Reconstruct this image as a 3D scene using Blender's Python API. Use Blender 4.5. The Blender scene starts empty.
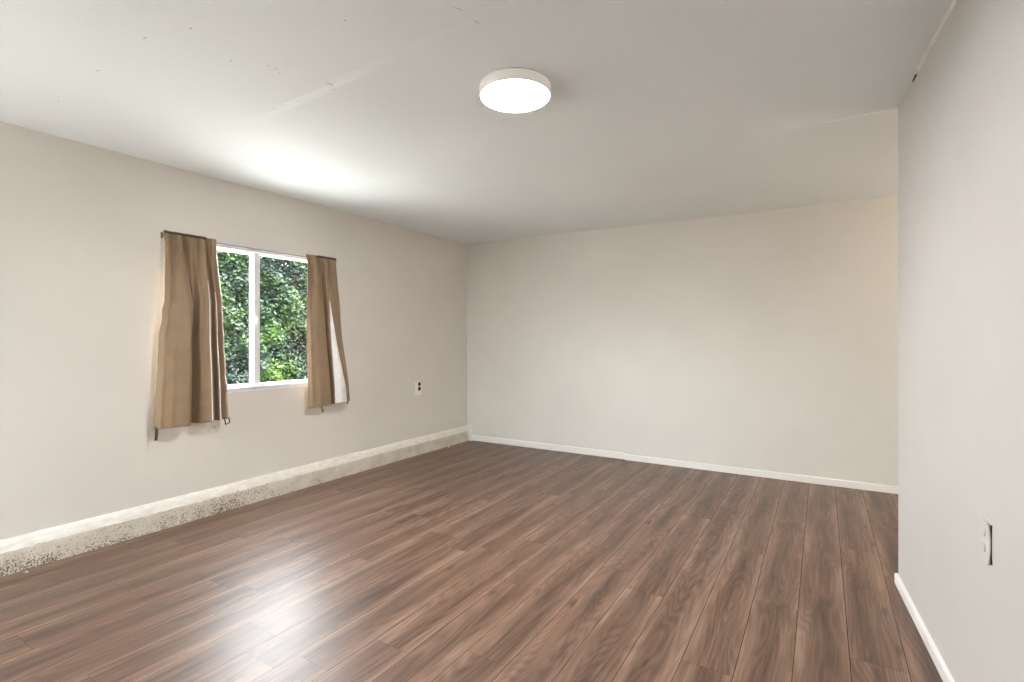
import bpy, bmesh, math, random
import numpy as np
from mathutils import Vector

C = bpy.context.scene.collection
S = bpy.context.scene

# ------------------------------------------------------------------ camera, sky, exposure
YAW = math.radians(31.6)
H = 1.25
cam_d = bpy.data.cameras.new('camera')
cam = bpy.data.objects.new('camera', cam_d)
C.objects.link(cam)
cam.location = (0, 0, H)
cam.rotation_euler = (math.radians(90), 0, YAW)
cam_d.sensor_width = 36
cam_d.lens = 504 / 1024 * 36
cam_d.shift_y = -3.5 / 1024
cam_d.clip_start = 0.02
S.camera = cam

S.view_settings.view_transform = 'Standard'
S.view_settings.look = 'None'
S.view_settings.gamma = 1
S.view_settings.use_curve_mapping = False
S.view_settings.exposure = 1.68

W = bpy.data.worlds.new('sky')
S.world = W
W.use_nodes = True
wn = W.node_tree
wn.nodes.clear()
sky = wn.nodes.new('ShaderNodeTexSky')
sky.sky_type = 'NISHITA'
sky.sun_disc = False
sky.sun_elevation = math.radians(58)
sky.sun_rotation = math.radians(60)
sky.air_density = 1.0
sky.dust_density = 3.0
bgn = wn.nodes.new('ShaderNodeBackground')
bgn.inputs['Strength'].default_value = 3.05
hsv = wn.nodes.new('ShaderNodeHueSaturation')
hsv.inputs['Saturation'].default_value = 0.15
wo = wn.nodes.new('ShaderNodeOutputWorld')
wn.links.new(sky.outputs[0], hsv.inputs['Color'])
wn.links.new(hsv.outputs[0], bgn.inputs[0])
wn.links.new(bgn.outputs[0], wo.inputs[0])

sun_d = bpy.data.lights.new('sun', 'SUN')
sun_d.energy = 4.0
sun_d.angle = math.radians(2)
sun_d.color = (1.0, 0.97, 0.92)
sun = bpy.data.objects.new('sun', sun_d)
C.objects.link(sun)
sun.rotation_euler = Vector((0.0, -0.6, 0.8)).to_track_quat('Z', 'Y').to_euler()   # from behind the camera, down the gap beside the house
sun.location = (6, -3, 9)

LAMP = 76.0          # radiance of the ceiling lamp's diffuser
WARM = 280.0          # radiance of the bulb in the side bay

# ------------------------------------------------------------------ dimensions
XL = -3.689          # left wall face
XCURB = -3.655       # front of the concrete curb
TH = 0.14            # wall thickness
YREAR = -1.3
XBAY = 2.30          # far wall of the side bay
YP = 3.21            # end of the right partition
def yback(x): return 4.952 + 0.0237 * (x + 3.657)
def xright(y): return 0.329 - 0.0715 * (y - YP)
WY0, WY1, WZ0, WZ1 = 1.60, 3.012, 0.84, 1.945   # window opening
def zceil(x, y):
    t = min(max((x - XL) / (0.33 - XL), 0), 1)
    zr = 2.39 + 0.027 * t
    if y <= YP:
        z = zr
    else:
        f = min((y - YP) / (4.99 - YP), 1)
        z = zr * (1 - f) + 2.388 * f
        k = min(max((x + 0.75) / 1.0, 0), 1)
        z -= 0.004 * k * (1 - f)                 # lower sheet beyond the old wall line
    # drywall joint across the ceiling: the far sheet hangs a little lower
    ys = 1.537 - 0.05 * (x + 2.36)
    amp = 0.010 * math.exp(-((x + 2.02) / 0.38) ** 4) + 0.0025 * math.exp(-((x + 1.1) / 0.5) ** 4)
    if y > ys:
        z -= amp * math.exp(-(y - ys) / 0.5) * min((y - ys) / 0.03, 1)
    return z

# ------------------------------------------------------------------ materials
def newmat(name):
    m = bpy.data.materials.new(name)
    m.use_nodes = True
    nt = m.node_tree
    b = nt.nodes['Principled BSDF']
    return m, nt, b
def srgb(r, g, b):
    f = lambda c: (c / 255) / 12.92 if c / 255 < 0.04045 else ((c / 255 + 0.055) / 1.055) ** 2.4
    return (f(r), f(g), f(b), 1)
def N(nt, t, **kw):
    n = nt.nodes.new(t)
    for k, v in kw.items():
        if k in n.inputs: n.inputs[k].default_value = v
        else: setattr(n, k, v)
    return n
def ramp(nt, stops):
    r = nt.nodes.new('ShaderNodeValToRGB')
    e = r.color_ramp.elements
    while len(e) < len(stops): e.new(0.5)
    for i, (p, c) in enumerate(stops):
        e[i].position = p
        e[i].color = c
    return r
def paint(name, col, rough=0.6, bump=0.04, scale=60, var=0.03):
    m, nt, b = newmat(name)
    tc = N(nt, 'ShaderNodeTexCoord')
    no = N(nt, 'ShaderNodeTexNoise', Scale=scale, Detail=4.0)
    nt.links.new(tc.outputs['Object'], no.inputs['Vector'])
    n2 = N(nt, 'ShaderNodeTexNoise', Scale=1.6, Detail=3.0)
    nt.links.new(tc.outputs['Object'], n2.inputs['Vector'])
    lo = tuple(c * (1 - var) for c in col[:3]) + (1,)
    hi = tuple(min(c * (1 + var), 1) for c in col[:3]) + (1,)
    r = ramp(nt, [(0.3, lo), (0.7, hi)])
    nt.links.new(n2.outputs['Fac'], r.inputs['Fac'])
    nt.links.new(r.outputs['Color'], b.inputs['Base Color'])
    bp = N(nt, 'ShaderNodeBump', Strength=bump, Distance=0.01)
    ad = N(nt, 'ShaderNodeMath', operation='ADD')
    nt.links.new(no.outputs['Fac'], ad.inputs[0])
    mu = N(nt, 'ShaderNodeMath', operation='MULTIPLY')
    mu.inputs[1].default_value = 3.0
    nt.links.new(n2.outputs['Fac'], mu.inputs[0])
    nt.links.new(mu.outputs[0], ad.inputs[1])
    nt.links.new(ad.outputs[0], bp.inputs['Height'])
    nt.links.new(bp.outputs['Normal'], b.inputs['Normal'])
    b.inputs['Roughness'].default_value = rough
    return m
def plain(name, col, rough=0.5, metal=0.0):
    m, nt, b = newmat(name)
    tc = N(nt, 'ShaderNodeTexCoord')
    no = N(nt, 'ShaderNodeTexNoise', Scale=35.0, Detail=3.0)
    nt.links.new(tc.outputs['Object'], no.inputs['Vector'])
    r = ramp(nt, [(0.3, tuple(c * 0.95 for c in col[:3]) + (1,)), (0.7, tuple(min(1, c * 1.05) for c in col[:3]) + (1,))])
    nt.links.new(no.outputs['Fac'], r.inputs['Fac'])
    nt.links.new(r.outputs['Color'], b.inputs['Base Color'])
    b.inputs['Roughness'].default_value = rough
    b.inputs['Metallic'].default_value = metal
    return m

M_wall = paint('wall_paint', (0.700, 0.672, 0.630, 1), 0.55)
M_wall_r = paint('partition_paint_dimmed', (0.590, 0.573, 0.548, 1), 0.55)  # cooler grey paint, also darkened against the strong lamp light on this wall
M_ceil = paint('ceiling_paint', (0.815, 0.85, 0.865, 1), 0.7, 0.03, 90, 0.015)
M_trim = paint('white_trim_paint', (0.82, 0.80, 0.77, 1), 0.4, 0.05, 40)
M_vinyl = plain('white_vinyl', (0.72, 0.73, 0.76, 1), 0.35)
M_plate = plain('painted_plate', (0.86, 0.84, 0.79, 1), 0.45)
M_dark = plain('dark_void', (0.012, 0.010, 0.009, 1), 0.8)
M_metal = plain('rod_metal', (0.30, 0.28, 0.26, 1), 0.35, 0.8)
M_tie = plain('dark_brown_tape', (0.085, 0.060, 0.042, 1), 0.85)
M_out = plain('outside_stucco', (0.55, 0.52, 0.47, 1), 0.9)

def mat_cap():
    m, nt, b = newmat('rough_white_mortar')
    tc = N(nt, 'ShaderNodeTexCoord')
    mp = N(nt, 'ShaderNodeMapping'); mp.inputs['Scale'].default_value = (1, 0.25, 1)
    nt.links.new(tc.outputs['Object'], mp.inputs['Vector'])
    no = N(nt, 'ShaderNodeTexNoise', Scale=45.0, Detail=5.0)
    nt.links.new(mp.outputs[0], no.inputs['Vector'])
    r = ramp(nt, [(0.3, (0.70, 0.665, 0.60, 1)), (0.65, (0.84, 0.815, 0.77, 1))])
    nt.links.new(no.outputs['Fac'], r.inputs['Fac'])
    nt.links.new(r.outputs['Color'], b.inputs['Base Color'])
    bp = N(nt, 'ShaderNodeBump', Strength=0.25, Distance=0.01)
    nt.links.new(no.outputs['Fac'], bp.inputs['Height'])
    nt.links.new(bp.outputs['Normal'], b.inputs['Normal'])
    b.inputs['Roughness'].default_value = 0.6
    return m
M_cap = mat_cap()

def mat_curb():
    """painted concrete, chipped to dark aggregate along part of its length"""
    m, nt, b = newmat('chipped_concrete')
    tc = N(nt, 'ShaderNodeTexCoord')
    sep = N(nt, 'ShaderNodeSeparateXYZ')
    nt.links.new(tc.outputs['Object'], sep.inputs[0])
    base = N(nt, 'ShaderNodeTexNoise', Scale=9.0, Detail=5.0)
    nt.links.new(tc.outputs['Object'], base.inputs['Vector'])
    rb = ramp(nt, [(0.35, (0.58, 0.53, 0.45, 1)), (0.7, (0.70, 0.65, 0.57, 1))])
    nt.links.new(base.outputs['Fac'], rb.inputs['Fac'])
    # chips
    vo = N(nt, 'ShaderNodeTexNoise', Scale=115.0, Detail=4.0, Roughness=0.7)
    nt.links.new(tc.outputs['Object'], vo.inputs['Vector'])
    cl = N(nt, 'ShaderNodeTexNoise', Scale=7.0, Detail=3.0)
    nt.links.new(tc.outputs['Object'], cl.inputs['Vector'])
    # amount of chipping along the wall (y) and towards the floor (z)
    ry = ramp(nt, [(0.0, (0.66, 0.66, 0.66, 1)), (0.12, (0.66, 0.66, 0.66, 1)), (0.26, (0.82, 0.82, 0.82, 1)), (0.36, (0.8, 0.8, 0.8, 1)), (0.50, (0.55, 0.55, 0.55, 1)), (0.60, (0.36, 0.36, 0.36, 1)), (0.72, (0.2, 0.2, 0.2, 1)), (1.0, (0.28, 0.28, 0.28, 1))])
    my = N(nt, 'ShaderNodeMapRange'); my.inputs['From Min'].default_value = 0.6; my.inputs['From Max'].default_value = 5.0
    nt.links.new(sep.outputs['Y'], my.inputs['Value'])
    nt.links.new(my.outputs[0], ry.inputs['Fac'])
    mz = N(nt, 'ShaderNodeMapRange'); mz.inputs['From Min'].default_value = 0.0; mz.inputs['From Max'].default_value = 0.13
    mz.inputs['To Min'].default_value = 1.15; mz.inputs['To Max'].default_value = 0.55
    nt.links.new(sep.outputs['Z'], mz.inputs['Value'])
    a1 = N(nt, 'ShaderNodeMath', operation='MULTIPLY'); nt.links.new(ry.outputs[0], a1.inputs[0]); nt.links.new(mz.outputs[0], a1.inputs[1])
    a2 = N(nt, 'ShaderNodeMath', operation='MULTIPLY'); nt.links.new(cl.outputs['Fac'], a2.inputs[0]); nt.links.new(a1.outputs[0], a2.inputs[1])
    a3 = N(nt, 'ShaderNodeMath', operation='MULTIPLY_ADD'); a3.inputs[1].default_value = 0.48; nt.links.new(a2.outputs[0], a3.inputs[0]); nt.links.new(vo.outputs['Fac'], a3.inputs[2])
    rc = ramp(nt, [(0.70, (0, 0, 0, 1)), (0.77, (1, 1, 1, 1))])
    nt.links.new(a3.outputs[0], rc.inputs['Fac'])
    mx = N(nt, 'ShaderNodeMix', data_type='RGBA')
    nt.links.new(rc.outputs['Color'], mx.inputs['Factor'])
    nt.links.new(rb.outputs['Color'], mx.inputs['A'])
    mx.inputs['B'].default_value = (0.13, 0.10, 0.072, 1)
    # mx is RGBA: colour sockets are index 6, 7
    nt.links.new(rb.outputs['Color'], mx.inputs[6]); mx.inputs[7].default_value = (0.13, 0.10, 0.072, 1)
    nt.links.new(mx.outputs[2], b.inputs['Base Color'])
    bp = N(nt, 'ShaderNodeBump', Strength=0.6, Distance=0.006, invert=True)
    nt.links.new(a3.outputs[0], bp.inputs['Height'])
    nt.links.new(bp.outputs['Normal'], b.inputs['Normal'])
    b.inputs['Roughness'].default_value = 0.85
    return m
M_curb = mat_curb()

def mat_floor():
    m, nt, b = newmat('laminate_planks')
    L = nt.links.new
    uv = N(nt, 'ShaderNodeUVMap', uv_map='plank')
    rnd = N(nt, 'ShaderNodeAttribute', attribute_name='plank_id')
    sep = N(nt, 'ShaderNodeSeparateXYZ'); L(uv.outputs[0], sep.inputs[0])   # x: across in metres, y: along in metres
    # a shift of its own for each plank
    off = N(nt, 'ShaderNodeVectorMath', operation='MULTIPLY_ADD')
    cmb = N(nt, 'ShaderNodeCombineXYZ'); L(sep.outputs['X'], cmb.inputs['X']); L(sep.outputs['Y'], cmb.inputs['Y'])
    L(rnd.outputs['Color'], off.inputs[0]); off.inputs[1].default_value = (0.0, 29.0, 7.0); L(cmb.outputs[0], off.inputs[2])
    # warp
    mp0 = N(nt, 'ShaderNodeMapping'); mp0.inputs['Scale'].default_value = (5, 1.6, 1); L(off.outputs[0], mp0.inputs['Vector'])
    wpn = N(nt, 'ShaderNodeTexNoise', Scale=1.0, Detail=2.0); L(mp0.outputs[0], wpn.inputs['Vector'])
    # broad heart-wood figure: long dark bands and cathedrals
    mpc = N(nt, 'ShaderNodeMapping'); mpc.inputs['Scale'].default_value = (15.0, 0.95, 1); L(off.outputs[0], mpc.inputs['Vector'])
    big = N(nt, 'ShaderNodeTexNoise', Scale=1.0, Detail=5.0, Roughness=0.6, Distortion=0.35); L(mpc.outputs[0], big.inputs['Vector'])
    # rings from a slow field
    mpr = N(nt, 'ShaderNodeMapping'); mpr.inputs['Scale'].default_value = (7.0, 0.75, 1); L(off.outputs[0], mpr.inputs['Vector'])
    fld = N(nt, 'ShaderNodeTexNoise', Scale=1.0, Detail=1.0, Distortion=0.25); L(mpr.outputs[0], fld.inputs['Vector'])
    rm = N(nt, 'ShaderNodeMath', operation='MULTIPLY'); rm.inputs[1].default_value = 150.0; L(fld.outputs['Fac'], rm.inputs[0])
    rs = N(nt, 'ShaderNodeMath', operation='SINE'); L(rm.outputs[0], rs.inputs[0])
    # fine fibres
    mpf = N(nt, 'ShaderNodeMapping'); mpf.inputs['Scale'].default_value = (260, 5.0, 1); L(off.outputs[0], mpf.inputs['Vector'])
    fib = N(nt, 'ShaderNodeTexNoise', Scale=1.0, Detail=4.0, Roughness=0.6); L(mpf.outputs[0], fib.inputs['Vector'])
    # streaks
    mps = N(nt, 'ShaderNodeMapping'); mps.inputs['Scale'].default_value = (75, 2.6, 1); L(off.outputs[0], mps.inputs['Vector'])
    stk = N(nt, 'ShaderNodeTexNoise', Scale=1.0, Detail=4.0, Roughness=0.65, Distortion=0.5); L(mps.outputs[0], stk.inputs['Vector'])
    # knots
    mpk = N(nt, 'ShaderNodeMapping'); mpk.inputs['Scale'].default_value = (9.0, 2.6, 1); L(off.outputs[0], mpk.inputs['Vector'])
    kn = N(nt, 'ShaderNodeTexVoronoi', Scale=1.0, Randomness=1.0); L(mpk.outputs[0], kn.inputs['Vector'])
    kr = ramp(nt, [(0.0, (1, 1, 1, 1)), (0.16, (0, 0, 0, 1))]); L(kn.outputs['Distance'], kr.inputs['Fac'])
    # sum
    def mad(a, k, c):
        n = N(nt, 'ShaderNodeMath', operation='MULTIPLY_ADD'); L(a, n.inputs[0]); n.inputs[1].default_value = k
        if c is None: n.inputs[2].default_value = 0
        elif isinstance(c, (int, float)): n.inputs[2].default_value = c
        else: L(c, n.inputs[2])
        return n.outputs[0]
    rsep = N(nt, 'ShaderNodeSeparateColor'); L(rnd.outputs['Color'], rsep.inputs[0])
    # lighter sapwood along the long edges of each plank
    eu = N(nt, 'ShaderNodeMath', operation='MULTIPLY_ADD'); L(sep.outputs['X'], eu.inputs[0]); eu.inputs[1].default_value = 2.0 / 0.1855
    rs_ = N(nt, 'ShaderNodeMath', operation='MULTIPLY_ADD'); L(wpn.outputs['Fac'], rs_.inputs[0]); rs_.inputs[1].default_value = 1.1; rs_.inputs[2].default_value = -1.55
    L(rs_.outputs[0], eu.inputs[2])
    e2 = N(nt, 'ShaderNodeMath', operation='ABSOLUTE'); L(eu.outputs[0], e2.inputs[0])
    e3 = N(nt, 'ShaderNodeMath', operation='POWER'); L(e2.outputs[0], e3.inputs[0]); e3.inputs[1].default_value = 1.6
    v = mad(big.outputs['Fac'], 0.85, -0.38)
    v = mad(stk.outputs['Fac'], 0.42, v)
    v = mad(e3.outputs[0], 0.24, v)
    v = mad(rs.outputs[0], 0.055, v)
    v = mad(fib.outputs['Fac'], 0.36, v)
    v = mad(kr.outputs['Color'], -0.28, v)
    v = mad(rsep.outputs[0], 0.035, v)
    cr = ramp(nt, [(0.24, (0.037, 0.016, 0.009, 1)), (0.44, (0.096, 0.049, 0.029, 1)), (0.61, (0.160, 0.091, 0.059, 1)), (0.87, (0.285, 0.186, 0.130, 1))])
    L(v, cr.inputs['Fac'])
    L(cr.outputs['Color'], b.inputs['Base Color'])
    # gloss
    rr = ramp(nt, [(0.3, (0.36, 0.36, 0.36, 1)), (0.7, (0.44, 0.44, 0.44, 1))]); L(fib.outputs['Fac'], rr.inputs['Fac'])
    L(rr.outputs['Color'], b.inputs['Roughness'])
    bp = N(nt, 'ShaderNodeBump', Strength=0.12, Distance=0.002); L(fib.outputs['Fac'], bp.inputs['Height'])
    L(bp.outputs['Normal'], b.inputs['Normal'])
    b.inputs['Specular IOR Level'].default_value = 0.72
    return m
M_floor = mat_floor()
M_gap = plain('plank_groove', (0.035, 0.022, 0.015, 1), 0.7)

def mat_fabric(name, col, sheen=0.1, trans=0.06):
    m, nt, b = newmat(name)
    tc = N(nt, 'ShaderNodeTexCoord')
    w1 = N(nt, 'ShaderNodeTexWave', Scale=260.0, bands_direction='Z'); nt.links.new(tc.outputs['Object'], w1.inputs['Vector'])
    w2 = N(nt, 'ShaderNodeTexWave', Scale=260.0, bands_direction='Y'); nt.links.new(tc.outputs['Object'], w2.inputs['Vector'])
    no = N(nt, 'ShaderNodeTexNoise', Scale=12.0, Detail=4.0); nt.links.new(tc.outputs['Object'], no.inputs['Vector'])
    r = ramp(nt, [(0.3, tuple(c * 0.92 for c in col[:3]) + (1,)), (0.7, tuple(min(1, c * 1.08) for c in col[:3]) + (1,))])
    nt.links.new(no.outputs['Fac'], r.inputs['Fac'])
    nt.links.new(r.outputs['Color'], b.inputs['Base Color'])
    ad = N(nt, 'ShaderNodeMath', operation='ADD'); nt.links.new(w1.outputs['Fac'], ad.inputs[0]); nt.links.new(w2.outputs['Fac'], ad.inputs[1])
    bp = N(nt, 'ShaderNodeBump', Strength=0.06, Distance=0.001); nt.links.new(ad.outputs[0], bp.inputs['Height'])
    nt.links.new(bp.outputs['Normal'], b.inputs['Normal'])
    b.inputs['Roughness'].default_value = 0.5
    b.inputs['Sheen Weight'].default_value = sheen
    return m
M_tan = mat_fabric('tan_satin', (0.262, 0.176, 0.100, 1), 0.15)
M_lining_glints = mat_fabric('white_lining_glints', (0.80, 0.80, 0.80, 1), 0.1)

def mat_glass():
    m, nt, b = newmat('window_glass')
    nt.nodes.remove(b)
    out = nt.nodes['Material Output']
    g = N(nt, 'ShaderNodeBsdfGlossy', Roughness=0.02)
    t = N(nt, 'ShaderNodeBsdfTransparent')
    t.inputs[0].default_value = (0.95, 0.97, 0.96, 1)
    lw = N(nt, 'ShaderNodeLayerWeight', Blend=0.5)
    pw = N(nt, 'ShaderNodeMath', operation='POWER'); pw.inputs[1].default_value = 5.0
    nt.links.new(lw.outputs['Facing'], pw.inputs[0])
    fr = N(nt, 'ShaderNodeMath', operation='MULTIPLY_ADD'); fr.inputs[1].default_value = 0.95; fr.inputs[2].default_value = 0.015
    nt.links.new(pw.outputs[0], fr.inputs[0])
    mx = N(nt, 'ShaderNodeMixShader')
    nt.links.new(fr.outputs[0], mx.inputs[0]); nt.links.new(t.outputs[0], mx.inputs[1]); nt.links.new(g.outputs[0], mx.inputs[2])
    nt.links.new(mx.outputs[0], out.inputs[0])
    return m
M_glass = mat_glass()

def mat_emit(name, col, st):
    m, nt, b = newmat(name)
    b.inputs['Base Color'].default_value = (0.9, 0.9, 0.88, 1)
    b.inputs['Emission Color'].default_value = col
    b.inputs['Emission Strength'].default_value = st
    b.inputs['Roughness'].default_value = 0.4
    return m
M_diff = mat_emit('lit_diffuser', (1.0, 0.985, 0.975, 1), LAMP)
M_rim = mat_emit('glowing_rim', (1.0, 0.93, 0.85, 1), 0.08)
M_rim.node_tree.nodes['Principled BSDF'].inputs['Base Color'].default_value = (0.62, 0.585, 0.55, 1)
M_bulb = mat_emit('lit_bulb', (1.0, 0.87, 0.72, 1), WARM)

def mat_leaf():
    m, nt, b = newmat('hedge_leaf')
    at = N(nt, 'ShaderNodeAttribute', attribute_name='tint')
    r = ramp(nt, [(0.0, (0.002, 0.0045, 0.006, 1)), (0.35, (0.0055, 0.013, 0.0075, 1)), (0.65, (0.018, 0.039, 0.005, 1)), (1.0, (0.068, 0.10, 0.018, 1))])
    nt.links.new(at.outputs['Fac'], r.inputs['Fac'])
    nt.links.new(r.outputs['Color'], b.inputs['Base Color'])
    b.inputs['Roughness'].default_value = 0.45
    b.inputs['Specular IOR Level'].default_value = 0.15
    tl = N(nt, 'ShaderNodeBsdfTranslucent'); nt.links.new(r.outputs['Color'], tl.inputs[0])
    mx = N(nt, 'ShaderNodeMixShader'); mx.inputs[0].default_value = 0.25
    out = nt.nodes['Material Output']
    nt.links.new(b.outputs[0], mx.inputs[1]); nt.links.new(tl.outputs[0], mx.inputs[2]); nt.links.new(mx.outputs[0], out.inputs[0])
    return m
M_leaf = mat_leaf()
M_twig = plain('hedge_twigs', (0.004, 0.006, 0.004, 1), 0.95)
M_bounce = paint('bounce_concrete', (0.49, 0.475, 0.445, 1), 0.9, 0.2, 30, 0.06)
M_soil = paint('garden_soil', (0.20, 0.17, 0.13, 1), 0.95, 0.5, 20, 0.2)

# ------------------------------------------------------------------ helpers
def obj(name, bm, mats, parent=None, smooth=False):
    me = bpy.data.meshes.new(name)
    bmesh.ops.recalc_face_normals(bm, faces=bm.faces)
    bm.to_mesh(me); bm.free()
    for m in (mats if isinstance(mats, (list, tuple)) else [mats]): me.materials.append(m)
    if smooth:
        for p in me.polygons: p.use_smooth = True
    o = bpy.data.objects.new(name, me)
    C.objects.link(o)
    if parent:
        o.parent = parent
        o.matrix_parent_inverse = parent.matrix_world.inverted()
    return o
def struct(name, bm, mats, parent=None, smooth=False):
    o = obj(name, bm, mats, parent, smooth)
    if not parent: o['kind'] = 'structure'
    return o
def thing(name, label, cat, loc, group=None):
    o = bpy.data.objects.new(name, None)
    C.objects.link(o)
    o.location = loc
    o.empty_display_size = 0.1
    o['label'] = label; o['category'] = cat
    if group: o['group'] = group
    bpy.context.view_layer.update()
    return o
def bx(bm, x0, x1, y0, y1, z0, z1, bev=0.0, mi=0):
    vs = [bm.verts.new(p) for p in ((x0, y0, z0), (x1, y0, z0), (x1, y1, z0), (x0, y1, z0), (x0, y0, z1), (x1, y0, z1), (x1, y1, z1), (x0, y1, z1))]
    fs = [bm.faces.new([vs[i] for i in f]) for f in ((3, 2, 1, 0), (4, 5, 6, 7), (0, 1, 5, 4), (1, 2, 6, 5), (2, 3, 7, 6), (3, 0, 4, 7))]
    for f in fs: f.material_index = mi
    if bev:
        es = list({e for f in fs for e in f.edges})
        bmesh.ops.bevel(bm, geom=es, offset=bev, segments=2, affect='EDGES', profile=0.6)
def prism(bm, pts, z0, z1, mi=0):
    """closed plan polygon pulled up from z0 to z1 (z1 may be a list per point)"""
    zt = z1 if isinstance(z1, (list, tuple)) else [z1] * len(pts)
    a = [bm.verts.new((x, y, z0)) for x, y in pts]
    b = [bm.verts.new((x, y, z)) for (x, y), z in zip(pts, zt)]
    n = len(pts)
    fs = [bm.faces.new(a[::-1]), bm.faces.new(b)]
    for i in range(n): fs.append(bm.faces.new((a[i], a[(i + 1) % n], b[(i + 1) % n], b[i])))
    for f in fs: f.material_index = mi
def lathe(bm, prof, cx, cy, seg=96, mi=0):
    rings = []
    for r, z in prof:
        if r < 1e-6: rings.append([bm.verts.new((cx, cy, z))])
        else: rings.append([bm.verts.new((cx + r * math.cos(2 * math.pi * k / seg), cy + r * math.sin(2 * math.pi * k / seg), z)) for k in range(seg)])
    for a, b in zip(rings, rings[1:]):
        for k in range(seg):
            k2 = (k + 1) % seg
            if len(a) == 1 and len(b) == 1: continue
            if len(a) == 1: f = bm.faces.new((a[0], b[k], b[k2]))
            elif len(b) == 1: f = bm.faces.new((a[k], b[0], a[k2]))
            else: f = bm.faces.new((a[k], b[k], b[k2], a[k2]))
            f.material_index = mi
def tube(bm, pts, r, seg=10):
    pts = [Vector(p) for p in pts]
    rings = []
    for i, p in enumerate(pts):
        d = (pts[min(i + 1, len(pts) - 1)] - pts[max(i - 1, 0)]).normalized()
        u = d.cross(Vector((0, 0, 1)))
        if u.length < 1e-3: u = Vector((1, 0, 0))
        u.normalize(); w = d.cross(u)
        rings.append([bm.verts.new(p + (u * math.cos(2 * math.pi * k / seg) + w * math.sin(2 * math.pi * k / seg)) * r) for k in range(seg)])
    for a, b in zip(rings, rings[1:]):
        for k in range(seg): bm.faces.new((a[k], a[(k + 1) % seg], b[(k + 1) % seg], b[k]))
    bm.faces.new(rings[0][::-1]); bm.faces.new(rings[-1])
def surf(bm, P, mi=0):
    vs = [[bm.verts.new(p) for p in row] for row in P]
    for a, b in zip(vs, vs[1:]):
        for k in range(len(a) - 1):
            f = bm.faces.new((a[k], a[k + 1], b[k + 1], b[k])); f.material_index = mi
    return vs
rng = random.Random(7)

# ------------------------------------------------------------------ the room: walls
ZT = 2.55
bm = bmesh.new()
bx(bm, XL - TH, XL, YREAR, WY0, -0.1, ZT)
bx(bm, XL - TH, XL, WY1, 5.2, -0.1, ZT)
bx(bm, XL - TH, XL, WY0, WY1, -0.1, WZ0)
bx(bm, XL - TH, XL, WY0, WY1, WZ1, ZT)
struct('wall_left', bm, M_wall)

bm = bmesh.new()
prism(bm, [(XL, yback(XL)), (XBAY, yback(XBAY)), (XBAY, yback(XBAY) + TH), (XL, yback(XL) + TH)], -0.1, ZT)
struct('wall_back', bm, M_wall)

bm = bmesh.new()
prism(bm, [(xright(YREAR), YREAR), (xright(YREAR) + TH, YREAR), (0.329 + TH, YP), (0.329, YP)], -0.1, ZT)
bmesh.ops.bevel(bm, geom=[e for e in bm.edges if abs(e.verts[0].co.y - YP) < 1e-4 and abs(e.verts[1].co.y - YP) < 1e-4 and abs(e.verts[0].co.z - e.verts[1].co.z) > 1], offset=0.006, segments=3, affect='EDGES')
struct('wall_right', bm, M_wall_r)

bm = bmesh.new()   # the side bay behind the partition
bx(bm, XBAY, XBAY + TH, 1.6, yback(XBAY) + TH, -0.1, ZT)
struct('wall_bay_side', bm, M_wall)
bm = bmesh.new()
bx(bm, 0.46 + TH, XBAY, 1.6 - TH, 1.6, -0.1, ZT)
struct('wall_bay_front', bm, M_wall)

# rear wall (behind the camera) with an added glazed door that lets in fill daylight
DX0, DX1, DZ1 = -3.35, -2.65, 2.05
bm = bmesh.new()
bx(bm, XL - TH, DX0, YREAR - TH, YREAR, -0.1, ZT)
bx(bm, DX1, xright(YREAR) + TH, YREAR - TH, YREAR, -0.1, ZT)
bx(bm, DX0, DX1, YREAR - TH, YREAR, DZ1, ZT)
struct('wall_rear', bm, M_wall)
bm = bmesh.new()
bx(bm, DX0, DX0 + 0.06, YREAR - 0.1, YREAR - 0.04, 0, DZ1)
bx(bm, DX1 - 0.06, DX1, YREAR - 0.1, YREAR - 0.04, 0, DZ1)
bx(bm, DX0 + 0.06, DX1 - 0.06, YREAR - 0.1, YREAR - 0.04, 0.95, 1.02)
bx(bm, DX0 + 0.06, DX1 - 0.06, YREAR - 0.1, YREAR - 0.04, DZ1 - 0.06, DZ1)
bx(bm, DX0 + 0.06, DX1 - 0.06, YREAR - 0.1, YREAR - 0.04, 0, 0.06)
dr = struct('fill_light_door', bm, M_vinyl)
bm = bmesh.new()
bx(bm, DX0 + 0.06, DX1 - 0.06, YREAR - 0.072, YREAR - 0.068, 0.06, DZ1 - 0.06)
obj('glass', bm, M_glass, dr)

# ------------------------------------------------------------------ ceiling
bm = bmesh.new()
xs = sorted(set([round(XL - TH + 0.001, 3)] + [round(-3.7 + 0.1 * i, 3) for i in range(60)] + [XBAY + 0.02]))
xs = [x for x in xs if x <= XBAY + 0.02]
ys_ = [YREAR - 0.02 + 0.1 * i for i in range(26)]
fine = [1.30 + 0.02 * i for i in range(26)]
ys_ = sorted([y for y in ys_ if y < 1.28] + fine + [1.85 + 0.1 * i for i in range(13)] + [3.15, YP, YP + 0.003, 3.3] + [3.4 + 0.1 * i for i in range(18)])
P = [[(x, y, zceil(x, y)) for x in xs] for y in ys_]
low = surf(bm, P)
top = surf(bm, [[(x, y, 2.56) for x in (xs[0], xs[-1])] for y in (ys_[0], ys_[-1])])
# closed rim
b_edge = [e for e in bm.edges if e.is_boundary]
def strip(pa, pb, zt):
    for a, b in zip(pa, pb):
        v = [bm.verts.new(a), bm.verts.new(b), bm.verts.new((b[0], b[1], zt)), bm.verts.new((a[0], a[1], zt))]
        bm.faces.new(v)
strip(P[0][:-1], P[0][1:], 2.56); strip(P[-1][:-1], P[-1][1:], 2.56)
c0 = [r[0] for r in P]; c1 = [r[-1] for r in P]
strip(c0[:-1], c0[1:], 2.56); strip(c1[:-1], c1[1:], 2.56)
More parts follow.
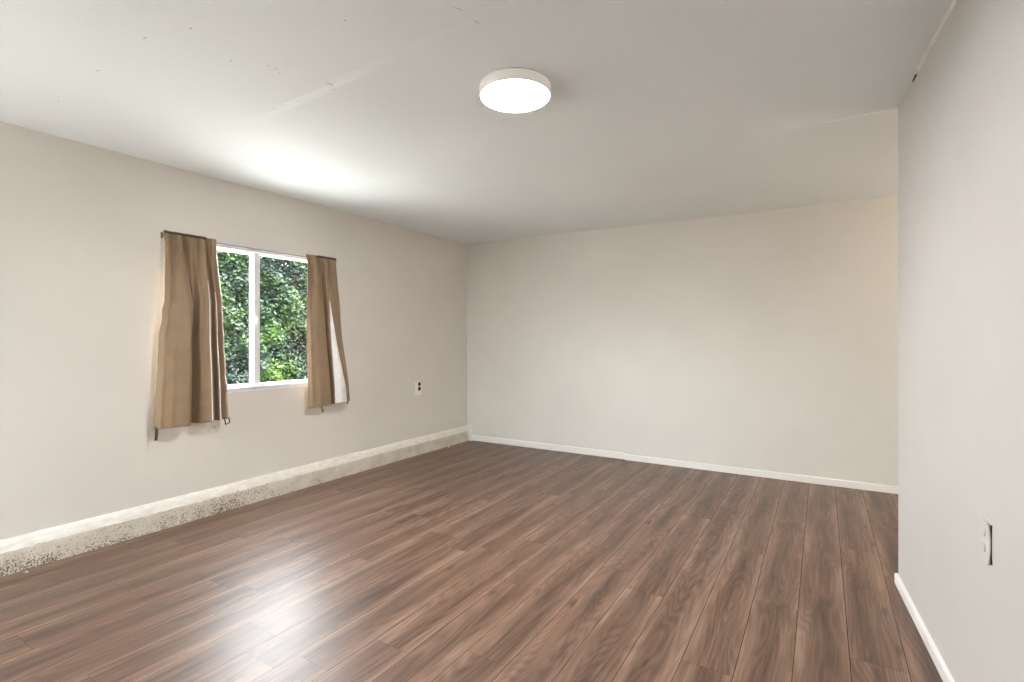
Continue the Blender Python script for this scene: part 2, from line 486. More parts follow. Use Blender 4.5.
# small scuffs and nail marks in the ceiling board
for px, py, ln_, wd_, an in ((145, 39, .022, .006, .3), (191, 30, .010, .008, 0), (231, 62, .010, .007, 0), (98, 71, .014, .007, .6), (59, 101, .010, .008, 0), (269, 67, .012, .005, .8), (276, 70, .016, .005, .8), (280, 74, .010, .005, .2), (330, 85, .035, .004, 1.2), (334, 89, .022, .004, .1), (275, 109, .020, .006, .4), (345, 23, .009, .007, 0), (458, 12, .040, .003, 1.1), (477, 25, .030, .003, 1.2)):
    u = (px - 512) / 504; zz = 504 * 1.145 / (337.5 - py)
    x = zz * (-0.524 + u * 0.8517); y = zz * (0.8517 + u * 0.524)
    cs, sn = math.cos(an) * ln_ / 2, math.sin(an) * ln_ / 2
    nx, ny = -math.sin(an) * wd_ / 2, math.cos(an) * wd_ / 2
    vs_ = [bm.verts.new((x + a * cs + b * nx, y + a * sn + b * ny, zceil(x + a * cs + b * nx, y + a * sn + b * ny) - 0.0006)) for a, b in ((-1, -.5), (0, -1), (1, -.3), (1, .3), (0, .8), (-1, .5))]
    f = bm.faces.new(vs_); f.material_index = 1
struct('ceiling', bm, [M_ceil, plain('ceiling_scuff', (0.40, 0.39, 0.36, 1), 0.9)])

# caulk bead where the ceiling meets the right partition
bm = bmesh.new()
pts = []
yy = 0.2
while yy < 2.80:
    w = 0.005 + 0.004 * rng.random()
    pts.append((xright(yy) - 0.003, yy, zceil(xright(yy), yy) - 0.003, w))
    yy += 0.035
R = []
for x, y, z, w in pts:
    R.append([(x - w, y, z + 0.004), (x - w * 0.5, y, z - w * 0.3), (x + 0.002, y, z - w), (x + 0.004, y, z - w * 1.1)])
surf(bm, R)
struct('trim_1', bm, M_trim, smooth=True)
bm = bmesh.new()     # short open crack at the end of the bead
prism(bm, [(xright(2.83) - 0.006, 2.83), (xright(2.83) + 0.0, 2.83), (xright(2.89) + 0.0, 2.89), (xright(2.89) - 0.004, 2.89)], 2.406, 2.4125)
struct('trim_2', bm, M_dark)

# ------------------------------------------------------------------ floor: planks in one mesh, with grooves
PW, PL = 0.1855, 1.215
known = {-9: 1.459, -7: 1.279, -6: 1.150, -11: 1.928, -12: 1.127, -8: 0.766, 2: 3.224, 4: 3.252, 5: 3.585}
me = bpy.data.meshes.new('floor')
V, F, UV, COL, MI = [], [], [], [], []
x_lo, x_hi, y_lo, y_hi = XL - 0.01, XBAY + 0.01, YREAR - 0.02, 5.12
def quad(x0, x1, y0, y1, z, uvs, col, mi):
    k = len(V)
    V.extend([(x0, y0, z), (x1, y0, z), (x1, y1, z), (x0, y1, z)])
    F.append((k, k + 1, k + 2, k + 3)); UV.extend(uvs); COL.extend([col] * 4); MI.append(mi)
c = math.floor((x_lo + 0.836) / PW)
while -0.836 + c * PW < x_hi:
    xa, xb = -0.836 + c * PW, -0.836 + (c + 1) * PW
    j0 = known.get(c, rng.uniform(0, PL))
    j = j0 - PL * math.ceil((j0 - y_lo) / PL)
    ccol = (rng.random(), rng.random())
    while j < y_hi:
        col = (rng.random(), ccol[0], ccol[1], 1)
        a, b_, d, e = max(xa, x_lo), min(xb, x_hi), max(j, y_lo), min(j + PL, y_hi)
        g = 0.0011
        if b_ - a > 0.01 and e - d > 0.01:
            quad(a + 0.0014, b_ - 0.0014, d + 0.0005, e - 0.0005, 0.0, [(a - xa, d - j), (b_ - xa, d - j), (b_ - xa, e - j), (a - xa, e - j)], col, 0)
            # bevelled edges down into the groove
        j += PL
    c += 1
quad(x_lo, x_hi, y_lo, y_hi, -0.0025, [(0, 0)] * 4, (0, 0, 0, 1), 1)
# underside and rim so the slab has thickness
k = len(V)
V.extend([(x_lo, y_lo, -0.1), (x_hi, y_lo, -0.1), (x_hi, y_hi, -0.1), (x_lo, y_hi, -0.1)])
F.append((k + 3, k + 2, k + 1, k)); UV.extend([(0, 0)] * 4); COL.extend([(0, 0, 0, 1)] * 4); MI.append(1)
me.from_pydata(V, [], F)
uvl = me.uv_layers.new(name='plank')
for i, q in enumerate(UV): uvl.data[i].uv = q
ca = me.color_attributes.new('plank_id', 'FLOAT_COLOR', 'CORNER')
for i, q in enumerate(COL): ca.data[i].color = q
me.materials.append(M_floor); me.materials.append(M_gap)
for p, mi in zip(me.polygons, MI): p.material_index = mi
o = bpy.data.objects.new('floor', me); C.objects.link(o); o['kind'] = 'structure'

# ------------------------------------------------------------------ concrete curb along the left wall
bm = bmesh.new()
R = []
yy = YREAR
nrm = lambda s: rng.gauss(0, s)
ye = yback(XCURB)
while True:
    y = min(yy, ye)
    f = nrm(0.0012)
    R.append([(XL - 0.01, y, 0.183 + nrm(0.001)), (XL + 0.006, y, 0.181 + nrm(0.0012)), (XL + 0.018 + nrm(0.0008), y, 0.160 + nrm(0.001)),
              (XCURB - 0.004 + f, y, 0.128 + nrm(0.0015)), (XCURB + f, y, 0.118 + nrm(0.002)), (XCURB + f + nrm(0.0006), y, 0.08 + nrm(0.002)),
              (XCURB + f + nrm(0.0008), y, 0.04 + nrm(0.002)), (XCURB + f + 0.001 + nrm(0.0015), y, 0.012 + nrm(0.002)), (XCURB + 0.002 + nrm(0.002), y, -0.01)])
    if yy >= ye: break
    yy += 0.022
vs = surf(bm, R)
for f in bm.faces:
    if sum(v.co.z for v in f.verts) / 4 < 0.121: f.material_index = 1
for row in (vs[0], vs[-1]):
    a = bm.verts.new((XL - 0.01, row[0].co.y, -0.01))
    bm.faces.new(list(row) + [a])
struct('baseboard_left', bm, [M_cap, M_curb], smooth=True)

# white upright stop where the curb meets the back wall
bm = bmesh.new()
bx(bm, XCURB - 0.004, XCURB + 0.044, yback(XCURB) - 0.020, yback(XCURB) + 0.004, 0.0, 0.187, 0.003)
struct('trim_3', bm, M_cap)

# baseboards: three lengths on the back wall, one on the partition
def back_board(x0, x1, h, z0, th, name):
    bm = bmesh.new()
    P0 = []
    for t, z in ((0.0, z0), (th, z0), (th, z0 + h - 0.006), (th * 0.75, z0 + h - 0.001), (0.0, z0 + h)):
        P0.append((t, z))
    a = [bm.verts.new((x0, yback(x0) - t + 0.001, z)) for t, z in P0]
    b = [bm.verts.new((x1, yback(x1) - t + 0.001, z)) for t, z in P0]
    n = len(P0)
    for i in range(n): bm.faces.new((a[i], a[(i + 1) % n], b[(i + 1) % n], b[i]))
    bm.faces.new(a[::-1]); bm.faces.new(b)
    return struct(name, bm, M_trim)
back_board(XCURB + 0.042, -1.722, 0.061, 0.010, 0.012, 'baseboard_back')
back_board(-1.718, 0.247, 0.058, 0.001, 0.016, 'baseboard_back')
back_board(0.2495, XBAY - 0.001, 0.058, 0.001, 0.0155, 'baseboard_back')
bm = bmesh.new()
th = 0.014
ya, yb = YREAR + 0.001, YP + 0.004
prof = ((-0.004, 0.0), (th, 0.0), (th, 0.044), (th * 0.6, 0.050), (-0.004, 0.051))
a = [bm.verts.new((xright(ya) - t, ya, z)) for t, z in prof]
b = [bm.verts.new((xright(yb) - t, yb, z)) for t, z in prof]
for i in range(5): bm.faces.new((a[i], a[(i + 1) % 5], b[(i + 1) % 5], b[i]))
bm.faces.new(a[::-1]); bm.faces.new(b)
struct('baseboard_right', bm, M_trim)

# ------------------------------------------------------------------ window
XG = XL - 0.062         # glass plane of the near sash
bm = bmesh.new()
xo, xi = XL - 0.105, XL + 0.002
fw = 0.045
bx(bm, xo, xi, WY0, WY1, WZ1 - fw, WZ1, 0.003)
bx(bm, xo, xi, WY0, WY1, WZ0, WZ0 + fw * 0.85, 0.003)
bx(bm, xo, xi, WY0, WY0 + fw, WZ0 + fw * 0.8, WZ1 - fw + 0.002, 0.003)
bx(bm, xo, xi, WY1 - fw, WY1, WZ0 + fw * 0.8, WZ1 - fw + 0.002, 0.003)
win = struct('window_1', bm, M_vinyl)
bm = bmesh.new()
bx(bm, XL - 0.02, XL + 0.004, WY0, WY1, WZ0 - 0.004, WZ0 + 0.010, 0.002)
obj('window_sill', bm, M_vinyl, win)
YM = 2.287
def sash(y0, y1, x, name, w0, w1):
    bm = bmesh.new()
    z0, z1, w = WZ0 + fw * 0.85 - 0.004, WZ1 - fw + 0.004, 0.020
    d = 0.016
    bx(bm, x - d, x + d, y0, y1, z1 - w * 0.7, z1, 0.002)
    bx(bm, x - d, x + d, y0, y1, z0, z0 + w * 1.1, 0.002)
    bx(bm, x - d, x + d, y0, y0 + w0, z0 + w * 1.1, z1 - w * 0.7, 0.002)
    bx(bm, x - d, x + d, y1 - w1, y1, z0 + w * 1.1, z1 - w * 0.7, 0.002)
    s = obj(name, bm, M_vinyl, win)
    bm = bmesh.new()
    bx(bm, x - 0.002, x + 0.002, y0 + w0 - 0.004, y1 - w1 + 0.004, z0 + w * 1.1 - 0.004, z1 - w * 0.7 + 0.004)
    obj('glass', bm, M_glass, s)
    return s
s_fix = sash(WY0 + fw - 0.004, YM + 0.018, XL - 0.084, 'fixed_sash', 0.022, 0.040)
s_mov = sash(YM - 0.026, WY1 - fw + 0.004, XL - 0.047, 'sliding_sash', 0.048, 0.022)
bm = bmesh.new()
bx(bm, XL - 0.033, XL - 0.018, YM - 0.014, YM + 0.002, 1.345, 1.415, 0.003)
bx(bm, XL - 0.022, XL - 0.010, YM - 0.010, YM - 0.002, 1.372, 1.402, 0.002)
obj('window_latch', bm, M_vinyl, s_mov)

# ------------------------------------------------------------------ curtain rod and curtains
XR = XL + 0.020
ZR = 1.922
rod = thing('curtain_rod', 'thin dark metal curtain rod along the top of the window', 'curtain rod', (XR, 2.3, ZR))
bm = bmesh.new()
tube(bm, [(XR, WY0 + 0.012, ZR), (XR, WY1 - 0.022, ZR)], 0.0055, 12)
obj('rod', bm, M_metal, rod, True)
for yb_ in (WY0 + 0.012, WY1 - 0.022):
    bm = bmesh.new()
    tube(bm, [(XR, yb_, ZR), (XR - 0.006, yb_, ZR), (XL + 0.0005, yb_, ZR)], 0.005, 10)
    bx(bm, XL, XL + 0.003, yb_ - 0.008, yb_ + 0.008, ZR - 0.02, ZR + 0.02, 0.001)
    obj('bracket', bm, M_metal, rod, True)

def smooth_pts(cp, s):
    for (a, va), (b, vb) in zip(cp, cp[1:]):
        if s <= b:
            t = (s - a) / (b - a)
            t = t * t * (3 - 2 * t)
            return va + (vb - va) * t
    return cp[-1][1]
def noise2(a, b, seed):
    v = 0
    r = random.Random(seed)
    for k in range(7):
        fa, fb, ph = r.uniform(-1, 1), r.uniform(0.6, 2.4), r.uniform(0, 6.28)
        v += math.sin(a * fa * 6 + b * fb * 26 + ph)
    return v / 7
def make_curtain(cfg):
    root = thing('curtain', cfg['label'], 'curtain', (XR, cfg['mid'], ZR), 'curtains on the window')
    ZTOP, ZB = 1.945, cfg['zb']
    NS, NT = 150, 110
    def pos(s, t, out=0.0):
        z = ZTOP + (ZB(s) - ZTOP) * t
        y0, y1 = smooth_pts(cfg['y0'], t), smooth_pts(cfg['y1'], t)
        y = y0 + (y1 - y0) * s
        g = min(t / 0.5, 1); g = g * g * (3 - 2 * g)
        top_d = 0.027 + 0.017 * math.sin(s * cfg['gn'] * 2 * math.pi + cfg['gp']) + 0.006 * math.sin(s * cfg['gn'] * 3.3 * math.pi) + 0.0035 * math.sin(s * cfg['gn'] * 7.1 * math.pi) * max(0, 1 - t / 0.22)
        if t < 0.06: top_d = 0.010 + (top_d - 0.010) * (0.15 + 14.0 * t)
        bot_d = 2.1 * smooth_pts(cfg['folds'], s)
        mid = 0.72 + 0.28 * t
        d = top_d * (1 - g) + bot_d * g * mid
        d += g * cfg['wr'](s) * noise2(s, t, cfg['seed'])
        x = XR + smooth_pts([(0, 0.0), (0.4, 0.008), (1, 0.022)], t) + d
        y += cfg['lat'](s) * g
        if t > 0.955: x += 0.0016
        return Vector((x + out, y, z))
    grid = [[pos(i / NS, j / NT) for i in range(NS + 1)] for j in range(NT + 1)]
    bm = bmesh.new(); surf(bm, grid)
    pn = obj('curtain_panel', bm, M_tan, root, True)
    so = pn.modifiers.new('cloth_thickness', 'SOLIDIFY'); so.thickness = 0.0016; so.offset = -1
    # dark tape along the top edge
    bm = bmesh.new()
    surf(bm, [[pos(i / NS, t) + Vector((o_, 0, dz)) for i in range(int(NS * cfg['tape'][0]), int(NS * cfg['tape'][1]) + 1)] for t, o_, dz in ((0.0, -0.003, 0.001), (0.0, 0.0, 0.004), (0.002, 0.0018, 0.002), (0.011, 0.0018, 0))])
    tp = obj('top_edging', bm, M_tie, root, True); tp['label'] = 'dark edging along the top'
    so = tp.modifiers.new('tape_thickness', 'SOLIDIFY'); so.thickness = 0.001; so.offset = 1
    # white strips on the folds: lined side at right, painted fold highlights at left
    bm = bmesh.new()
    for lo, hi, t0, off in cfg['lining_glints']:
        rows = []
        for j in range(61):
            t = t0 + (1.0 - t0) * j / 60
            k = j / 60
            a = lo[0] + (lo[1] - lo[0]) * k; b_ = hi[0] + (hi[1] - hi[0]) * k
            n = 12
            rows.append([pos(a + (b_ - a) * i / n, min(t, 0.998), off * (0.35 + 0.65 * math.sin(math.pi * i / n))) for i in range(n + 1)])
        surf(bm, rows)
    ln = obj('lining_glints', bm, M_lining_glints, root, True); ln['label'] = 'white strips on the folds: lined side and painted highlights'
    so = ln.modifiers.new('cloth_thickness', 'SOLIDIFY'); so.thickness = 0.0012; so.offset = 1
    # dangling tie tabs under the hem
    for s, w, h, lean, loop in cfg['tabs']:
        p = pos(s, 1.0)
        bm = bmesh.new()
        zt = p.z + 0.012
        def ribbon(ya, yb_, dz):
            rows = []
            for j in range(9):
                t = j / 8
                yc = ya + (yb_ - ya) * t
                rows.append([(p.x - 0.004 + 0.003 * math.sin(3 * t), yc - w / 2, zt - dz * t), (p.x - 0.003 + 0.003 * math.sin(3 * t), yc, zt - dz * t), (p.x - 0.004 + 0.003 * math.sin(3 * t), yc + w / 2, zt - dz * t)])
            surf(bm, rows)
        if loop:
            ribbon(p.y - loop, p.y - loop * 0.3, h); ribbon(p.y + loop, p.y + loop * 1.4, h * 0.75)
            surf(bm, [[(p.x - 0.003, p.y - loop * 0.3 - w / 2, zt - h + 0.006), (p.x - 0.003, p.y + loop * 1.4 + w / 2, zt - h * 0.75 + 0.003)], [(p.x - 0.003, p.y - loop * 0.3 - w / 2, zt - h), (p.x - 0.003, p.y + loop * 1.4 + w / 2, zt - h * 0.75 - 0.004)]])
        else:
            ribbon(p.y, p.y + lean, h)
        tb = obj('tie_tab', bm, M_tie, root)
        so = tb.modifiers.new('tape_thickness', 'SOLIDIFY'); so.thickness = 0.002
    return root

make_curtain(dict(
    label='wide tan curtain on the left side of the window, hanging above a wall outlet', mid=1.77, seed=3,
    zb=lambda s: 0.668 + 0.010 * s,
    y0=[(0, 1.608), (0.36, 1.607), (0.41, 1.594), (0.6, 1.568), (1, 1.537)],
    y1=[(0, 1.945), (0.4, 1.965), (1, 1.988)],
    gn=4.6, gp=0.6, tape=(0.0, 0.80),
    folds=[(0, 0.010), (0.05, 0.034), (0.18, 0.046), (0.33, 0.052), (0.385, 0.030), (0.43, 0.002), (0.49, 0.012), (0.58, 0.040), (0.67, 0.046), (0.715, 0.050), (0.755, 0.022), (0.80, 0.026), (0.835, 0.052), (0.88, 0.030), (0.95, 0.040), (1, 0.030)],
    lat=lambda s: 0.028 * math.exp(-((s - 0.36) / 0.05) ** 2),
    wr=lambda s: 0.010 * max(0, 1 - abs(s - 0.10) / 0.25) + 0.010 * max(0, 1 - abs(s - 0.94) / 0.10),
    lining_glints=[((0.706, 0.706), (0.722, 0.719), 0.24, 0.0015), ((0.822, 0.818), (0.842, 0.836), 0.30, 0.003)],  # thin pale strips painted as light catching the fold edges
    tabs=[(0.022, 0.017, 0.085, -0.005, 0), (0.945, 0.008, 0.052, 0, 0.016)]))
make_curtain(dict(
    label='narrow tan curtain on the right side of the window, white-lined side turned out', mid=2.85, seed=11,
    zb=lambda s: 0.666 + 0.020 * s,
    y0=[(0, 2.668), (0.5, 2.655), (1, 2.655)],
    y1=[(0, 2.980), (0.4, 3.015), (1, 3.100)],
    gn=3.4, gp=2.1, tape=(0.36, 1.0),
    folds=[(0, 0.020), (0.08, 0.032), (0.22, 0.040), (0.40, 0.040), (0.455, 0.014), (0.50, 0.004), (0.545, 0.034), (0.66, 0.046), (0.80, 0.042), (0.88, 0.034), (0.94, 0.024), (1, 0.002)],
    lat=lambda s: 0.016 * math.exp(-((s - 0.44) / 0.06) ** 2),
    wr=lambda s: 0.011 * max(0, 1 - abs(s - 0.2) / 0.25),
    lining_glints=[((0.585, 0.52), (0.60, 0.86), 0.30, 0.003)],
    tabs=[(0.22, 0.012, 0.060, 0.016, 0), (0.82, 0.012, 0.028, 0.004, 0)]))

# ------------------------------------------------------------------ ceiling light
LX, LY = -1.198, 1.975
zc = zceil(LX, LY)
lamp = thing('ceiling_light', 'round white flush ceiling light, switched on', 'ceiling light', (LX, LY, zc))
R_ = 0.163
bm = bmesh.new()
lathe(bm, [(0, zc + 0.004), (R_ * 0.93, zc + 0.004), (R_ * 0.93, zc - 0.007), (0, zc - 0.007)], LX, LY)
obj('shadow_gap_plate', bm, plain('shadow_gap_grey', (0.16, 0.15, 0.14, 1), 0.6), lamp)  # plate coloured dark for the shade between rim and ceiling
bm = bmesh.new()
lathe(bm, [(R_ * 0.90, zc - 0.006), (R_ - 0.003, zc - 0.006), (R_, zc - 0.010), (R_, zc - 0.050), (R_ - 0.002, zc - 0.0535), (R_ - 0.006, zc - 0.0535), (R_ - 0.006, zc - 0.012)], LX, LY)
obj('rim', bm, M_rim, lamp, True)
bm = bmesh.new()
lathe(bm, [(R_ - 0.0065, zc - 0.050), (R_ - 0.0065, zc - 0.0530), (R_ - 0.012, zc - 0.0550), (0, zc - 0.0560)], LX, LY)
obj('diffuser', bm, M_diff, lamp, True)

# bare warm bulb in a holder on the far wall of the side bay
bl = thing('wall_light', 'bare warm bulb in a white holder on the side bay wall', 'wall light', (XBAY, 4.28, 1.9))
bm = bmesh.new()
bx(bm, XBAY - 0.03, XBAY, 4.28 - 0.055, 4.28 + 0.055, 1.9 - 0.055, 1.9 + 0.055, 0.012)
tube(bm, [(XBAY - 0.028, 4.28, 1.9), (XBAY - 0.08, 4.28, 1.9)], 0.022, 16)
obj('holder', bm, M_vinyl, bl)
bm = bmesh.new()
bmesh.ops.create_uvsphere(bm, u_segments=24, v_segments=16, radius=0.04)
for v in bm.verts:
    t = max(0, v.co.x) / 0.04
    v.co.y *= 1 - 0.45 * t; v.co.z *= 1 - 0.45 * t; v.co.x *= 1.25
    v.co += Vector((XBAY - 0.118, 4.28, 1.9))
obj('bulb', bm, M_bulb, bl, True)

# ------------------------------------------------------------------ outlets
def plate_bm(y0, y1, z0, z1, x, th=0.006):
    bm = bmesh.new()
    bx(bm, x, x + th, y0, y1, z0, z1, 0.002)
    return bm
def oval(bm, x0, x1, yc, zc_, ry, rz, n=20):
    a = [bm.verts.new((x0, yc + ry * math.cos(2 * math.pi * k / n), zc_ + rz * math.copysign(abs(math.sin(2 * math.pi * k / n)) ** 0.75, math.sin(2 * math.pi * k / n)))) for k in range(n)]
    b = [bm.verts.new((x1, v.co.y, v.co.z)) for v in a]
    for k in range(n): bm.faces.new((a[k], a[(k + 1) % n], b[(k + 1) % n], b[k]))
    bm.faces.new(a[::-1]); bm.faces.new(b)
# under the left curtain
t = thing('wall_outlet', 'cream wall outlet peeking out below the hem of the left curtain', 'outlet', (XL, 1.938, 0.66), 'wall outlets')
obj('cover_plate', plate_bm(1.900, 1.976, 0.572, 0.697, XL - 0.001, 0.011), M_plate, t)
for zc_ in (0.612, 0.658):
    bm = bmesh.new(); oval(bm, XL + 0.008, XL + 0.0112, 1.938, zc_, 0.018, 0.015)
    f_ = obj('socket', bm, M_plate, t)
    bm = bmesh.new()
    bx(bm, XL + 0.009, XL + 0.0117, 1.930, 1.9325, zc_ - 0.002, zc_ + 0.008)
    bx(bm, XL + 0.009, XL + 0.0117, 1.9435, 1.946, zc_ - 0.002, zc_ + 0.008)
    oval(bm, XL + 0.009, XL + 0.0117, 1.938, zc_ - 0.009, 0.0025, 0.0025, 10)
    obj('slots', bm, plain('slot_brown', (0.22, 0.19, 0.15, 1), 0.6), f_)
# towards the corner: painted-over plate with two black receptacles
t = thing('wall_outlet', 'wall outlet with two black sockets, between the right curtain and the corner', 'outlet', (XL, 4.07, 0.71), 'wall outlets')
obj('cover_plate', plate_bm(4.024, 4.122, 0.632, 0.772, XL - 0.001, 0.005), M_plate, t)
bm = bmesh.new()
oval(bm, XL + 0.003, XL + 0.0075, 4.085, 0.722, 0.030, 0.062)
obj('mounting_strap', bm, M_plate, t)
for zc_ in (0.750, 0.700):
    bm = bmesh.new(); oval(bm, XL + 0.006, XL + 0.010, 4.086, zc_, 0.020, 0.022)
    s_ = obj('socket', bm, M_dark, t); s_['label'] = 'black socket'
# right partition: painted-over plate standing loose at its near edge
t = thing('wall_outlet', 'loose painted-over cover plate on the right wall with a dark gap', 'outlet', (xright(2.04), 2.04, 0.63), 'wall outlets')
ph = math.atan(0.0715)
def wall_pt(dy, z, off):    # along the partition from y = 2.0, standing off into the room
    y = 1.965 + dy
    return (xright(y) - off, y, z)
z0, z1 = 0.590, 0.712
ya, yb = 0.000, 0.088
bm = bmesh.new()
rows = []
for j in range(13):
    z = z0 + (z1 - z0) * j / 12
    bow = 0.004 * math.sin(math.pi * j / 12)
    rows.append([wall_pt(yb + 0.002, z, 0.000), wall_pt(yb, z, 0.0025), wall_pt(yb * 0.5, z, 0.0065 - bow * 0.3), wall_pt(ya + 0.002, z, 0.0105 - bow), wall_pt(ya, z, 0.0095 - bow), wall_pt(ya, z, 0.0065 - bow), wall_pt(yb, z, -0.001)])
vs = surf(bm, rows)
bm.faces.new(vs[0]); bm.faces.new(vs[-1][::-1])
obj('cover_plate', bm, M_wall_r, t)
for zc_ in (0.628, 0.676):
    bm = bmesh.new()
    n = 20; ring = []; ring2 = []
    for k in range(n):
        dy, dz = 0.045 + 0.017 * math.cos(2 * math.pi * k / n), 0.015 * math.sin(2 * math.pi * k / n)
        ring.append(bm.verts.new(wall_pt(dy, zc_ + dz, 0.003))); ring2.append(bm.verts.new(wall_pt(dy, zc_ + dz, 0.0085)))
    for k in range(n): bm.faces.new((ring[k], ring[(k + 1) % n], ring2[(k + 1) % n], ring2[k]))
    bm.faces.new(ring2)
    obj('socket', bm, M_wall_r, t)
bm = bmesh.new()
rows = []
for j in range(13):
    z = z0 + 0.004 + (z1 - z0 - 0.008) * j / 12
    e = abs(j - 6) / 6
    w = 0.0006 + 0.0052 * e ** 3
    rows.append([wall_pt(ya - w, z, 0.0008), wall_pt(ya - w * 0.5, z, 0.002), wall_pt(ya + 0.001, z, 0.004)])
surf(bm, rows)
g = obj('box_gap', bm, M_dark, t); g['label'] = 'dark gap behind the plate'

# ------------------------------------------------------------------ crumbs of plaster on the floor
def crumb(x, y, r, label, sd):
    rr = random.Random(sd)
    bm = bmesh.new()
    bmesh.ops.create_icosphere(bm, subdivisions=2, radius=r)
    for v in bm.verts:
        v.co *= rr.uniform(0.75, 1.2); v.co.z *= 0.6
        v.co += Vector((x, y, r * 0.5))
    o = obj('plaster_crumb', bm, M_cap)
    o['label'] = label; o['category'] = 'crumb'; o['group'] = 'plaster crumbs by the curb'
crumb(-3.60, 0.93, 0.008, 'white plaster crumb on the floor near the left edge of the picture', 1)
crumb(-3.612, 4.50, 0.011, 'plaster crumb on the floor by the far end of the curb', 2)

# ------------------------------------------------------------------ outside: ground and hedge
bm = bmesh.new()
bx(bm, -18, 9, -12, 14, -0.45, -0.12)
struct('ground', bm, M_soil)
bm = bmesh.new()
bx(bm, XL - TH + 0.01, 2.6, -7.5, YREAR - TH - 0.01, -0.2, -0.06, 0.01)
struct('bounce_patio', bm, M_bounce)  # added pale paving, unseen, bounces daylight through the rear door onto the ceiling
bm = bmesh.new()
bx(bm, -7.15, XL - TH - 0.002, -9.0, 9.0, -0.2, -0.07, 0.01)
struct('bounce_path', bm, M_bounce)  # added pale paving, bounces daylight up through the window
bm = bmesh.new()
bx(bm, XL - TH - 0.06, XBAY + TH + 0.3, YREAR - TH - 0.02, 5.5, 2.57, 2.66)
prism(bm, [(XL - TH - 0.06, YREAR - TH - 0.02), (XBAY + TH + 0.3, YREAR - TH - 0.02), (XBAY + TH + 0.3, 5.5), (XL - TH - 0.06, 5.5)], 2.66, [2.74, 3.4, 3.4, 2.74])
struct('roof', bm, M_out)

hg = thing('hedge', 'tall clipped green hedge seen through the window', 'hedge', (-7.6, 5.0, -0.12))
HX, HY0, HY1, HZ = -7.30, 1.6, 8.4, 2.55
rs = np.random.RandomState(5)
n = 64000
# leaves fill a shell 0.35 m deep on the room side and on top
u = rs.rand(n)
depth = np.abs(rs.normal(0, 0.10, n))
yv = rs.uniform(HY0, HY1, n)
zv = rs.uniform(0.1, HZ, n)
lump = 0.05 * np.sin(yv * 5.1 + 1) * np.sin(zv * 4.3) + 0.04 * np.sin(yv * 11.3 + zv * 7.7) + 0.03 * np.sin(zv * 13.1 - yv * 3.1)
xv = HX - depth + lump
topm = u < 0.12
zv[topm] = HZ - np.abs(rs.normal(0, 0.04, topm.sum())) + 0.03 * np.sin(yv[topm] * 9) + 0.025 * np.sin(yv[topm] * 23)
xv[topm] = HX - rs.rand(topm.sum()) * 0.6 + lump[topm]
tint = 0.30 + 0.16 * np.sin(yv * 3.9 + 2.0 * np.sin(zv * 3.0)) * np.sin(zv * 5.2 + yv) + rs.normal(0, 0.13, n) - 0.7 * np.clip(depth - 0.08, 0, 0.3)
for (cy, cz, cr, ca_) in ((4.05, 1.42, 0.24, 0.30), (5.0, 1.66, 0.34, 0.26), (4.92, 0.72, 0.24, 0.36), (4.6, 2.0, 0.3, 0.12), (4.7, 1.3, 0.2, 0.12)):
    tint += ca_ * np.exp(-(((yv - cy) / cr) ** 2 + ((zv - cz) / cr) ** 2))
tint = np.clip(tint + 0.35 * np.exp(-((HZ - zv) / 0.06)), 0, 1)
L = rs.uniform(0.022, 0.042, n); Wd = L * rs.uniform(0.42, 0.6, n)
th_, ph_, tw = rs.uniform(0, 2 * np.pi, n), rs.normal(0.2, 0.6, n), rs.uniform(-1.2, 1.2, n)
d = np.stack([0.55 * np.abs(np.cos(th_)) + 0.1, np.sin(th_), np.sin(ph_)], 1); d /= np.linalg.norm(d, axis=1)[:, None]
up = np.stack([np.full(n, 0.75) + rs.normal(0, 0.5, n), rs.normal(0, 0.55, n), np.full(n, 0.6) + rs.normal(0, 0.45, n)], 1)
sd = np.cross(d, up); sd /= (np.linalg.norm(sd, axis=1)[:, None] + 1e-9)
nm = np.cross(sd, d)
c_ = np.stack([xv, yv, zv], 1)
Lc, Wc = L[:, None], Wd[:, None]
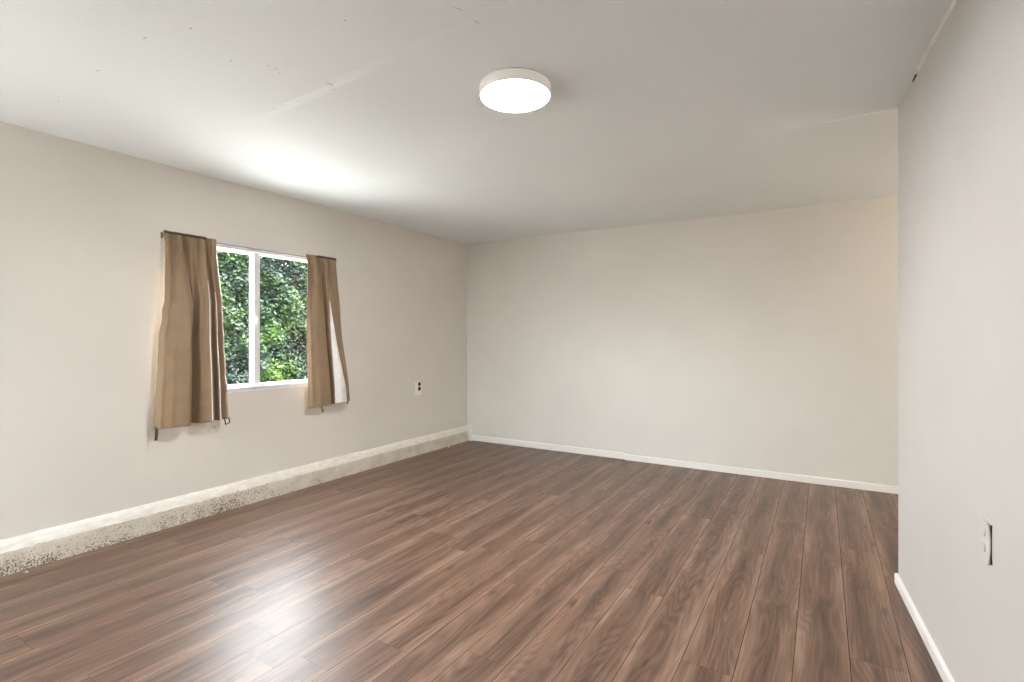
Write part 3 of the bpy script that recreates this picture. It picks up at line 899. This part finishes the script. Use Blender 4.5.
vv = np.stack([c_ - d * Lc, c_ - d * Lc * 0.25 + sd * Wc - nm * Lc * -0.12, c_ + d * Lc * 0.35 + sd * Wc * 0.85 + nm * Lc * 0.10, c_ + d * Lc - nm * Lc * 0.15,
               c_ + d * Lc * 0.35 - sd * Wc * 0.85 + nm * Lc * 0.10, c_ - d * Lc * 0.25 - sd * Wc + nm * Lc * 0.12, c_ + d * Lc * 0.05], 1).reshape(-1, 3)
b0 = np.arange(n)[:, None] * 7
fc = np.concatenate([b0 + np.array([[0, 1, 6]]), b0 + np.array([[1, 2, 6]]), b0 + np.array([[2, 3, 6]]), b0 + np.array([[3, 4, 6]]), b0 + np.array([[4, 5, 6]]), b0 + np.array([[5, 0, 6]])], 1).reshape(-1)
me = bpy.data.meshes.new('foliage')
nf = n * 6
me.vertices.add(n * 7); me.vertices.foreach_set('co', vv.astype(np.float32).ravel())
me.loops.add(nf * 3); me.loops.foreach_set('vertex_index', fc.astype(np.int32))
me.polygons.add(nf); me.polygons.foreach_set('loop_start', (np.arange(nf) * 3).astype(np.int32))
me.update(calc_edges=True)
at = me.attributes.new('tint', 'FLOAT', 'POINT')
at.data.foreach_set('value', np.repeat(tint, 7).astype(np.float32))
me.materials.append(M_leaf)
fo = bpy.data.objects.new('foliage', me); C.objects.link(fo); fo.parent = hg; fo.matrix_parent_inverse = hg.matrix_world.inverted()
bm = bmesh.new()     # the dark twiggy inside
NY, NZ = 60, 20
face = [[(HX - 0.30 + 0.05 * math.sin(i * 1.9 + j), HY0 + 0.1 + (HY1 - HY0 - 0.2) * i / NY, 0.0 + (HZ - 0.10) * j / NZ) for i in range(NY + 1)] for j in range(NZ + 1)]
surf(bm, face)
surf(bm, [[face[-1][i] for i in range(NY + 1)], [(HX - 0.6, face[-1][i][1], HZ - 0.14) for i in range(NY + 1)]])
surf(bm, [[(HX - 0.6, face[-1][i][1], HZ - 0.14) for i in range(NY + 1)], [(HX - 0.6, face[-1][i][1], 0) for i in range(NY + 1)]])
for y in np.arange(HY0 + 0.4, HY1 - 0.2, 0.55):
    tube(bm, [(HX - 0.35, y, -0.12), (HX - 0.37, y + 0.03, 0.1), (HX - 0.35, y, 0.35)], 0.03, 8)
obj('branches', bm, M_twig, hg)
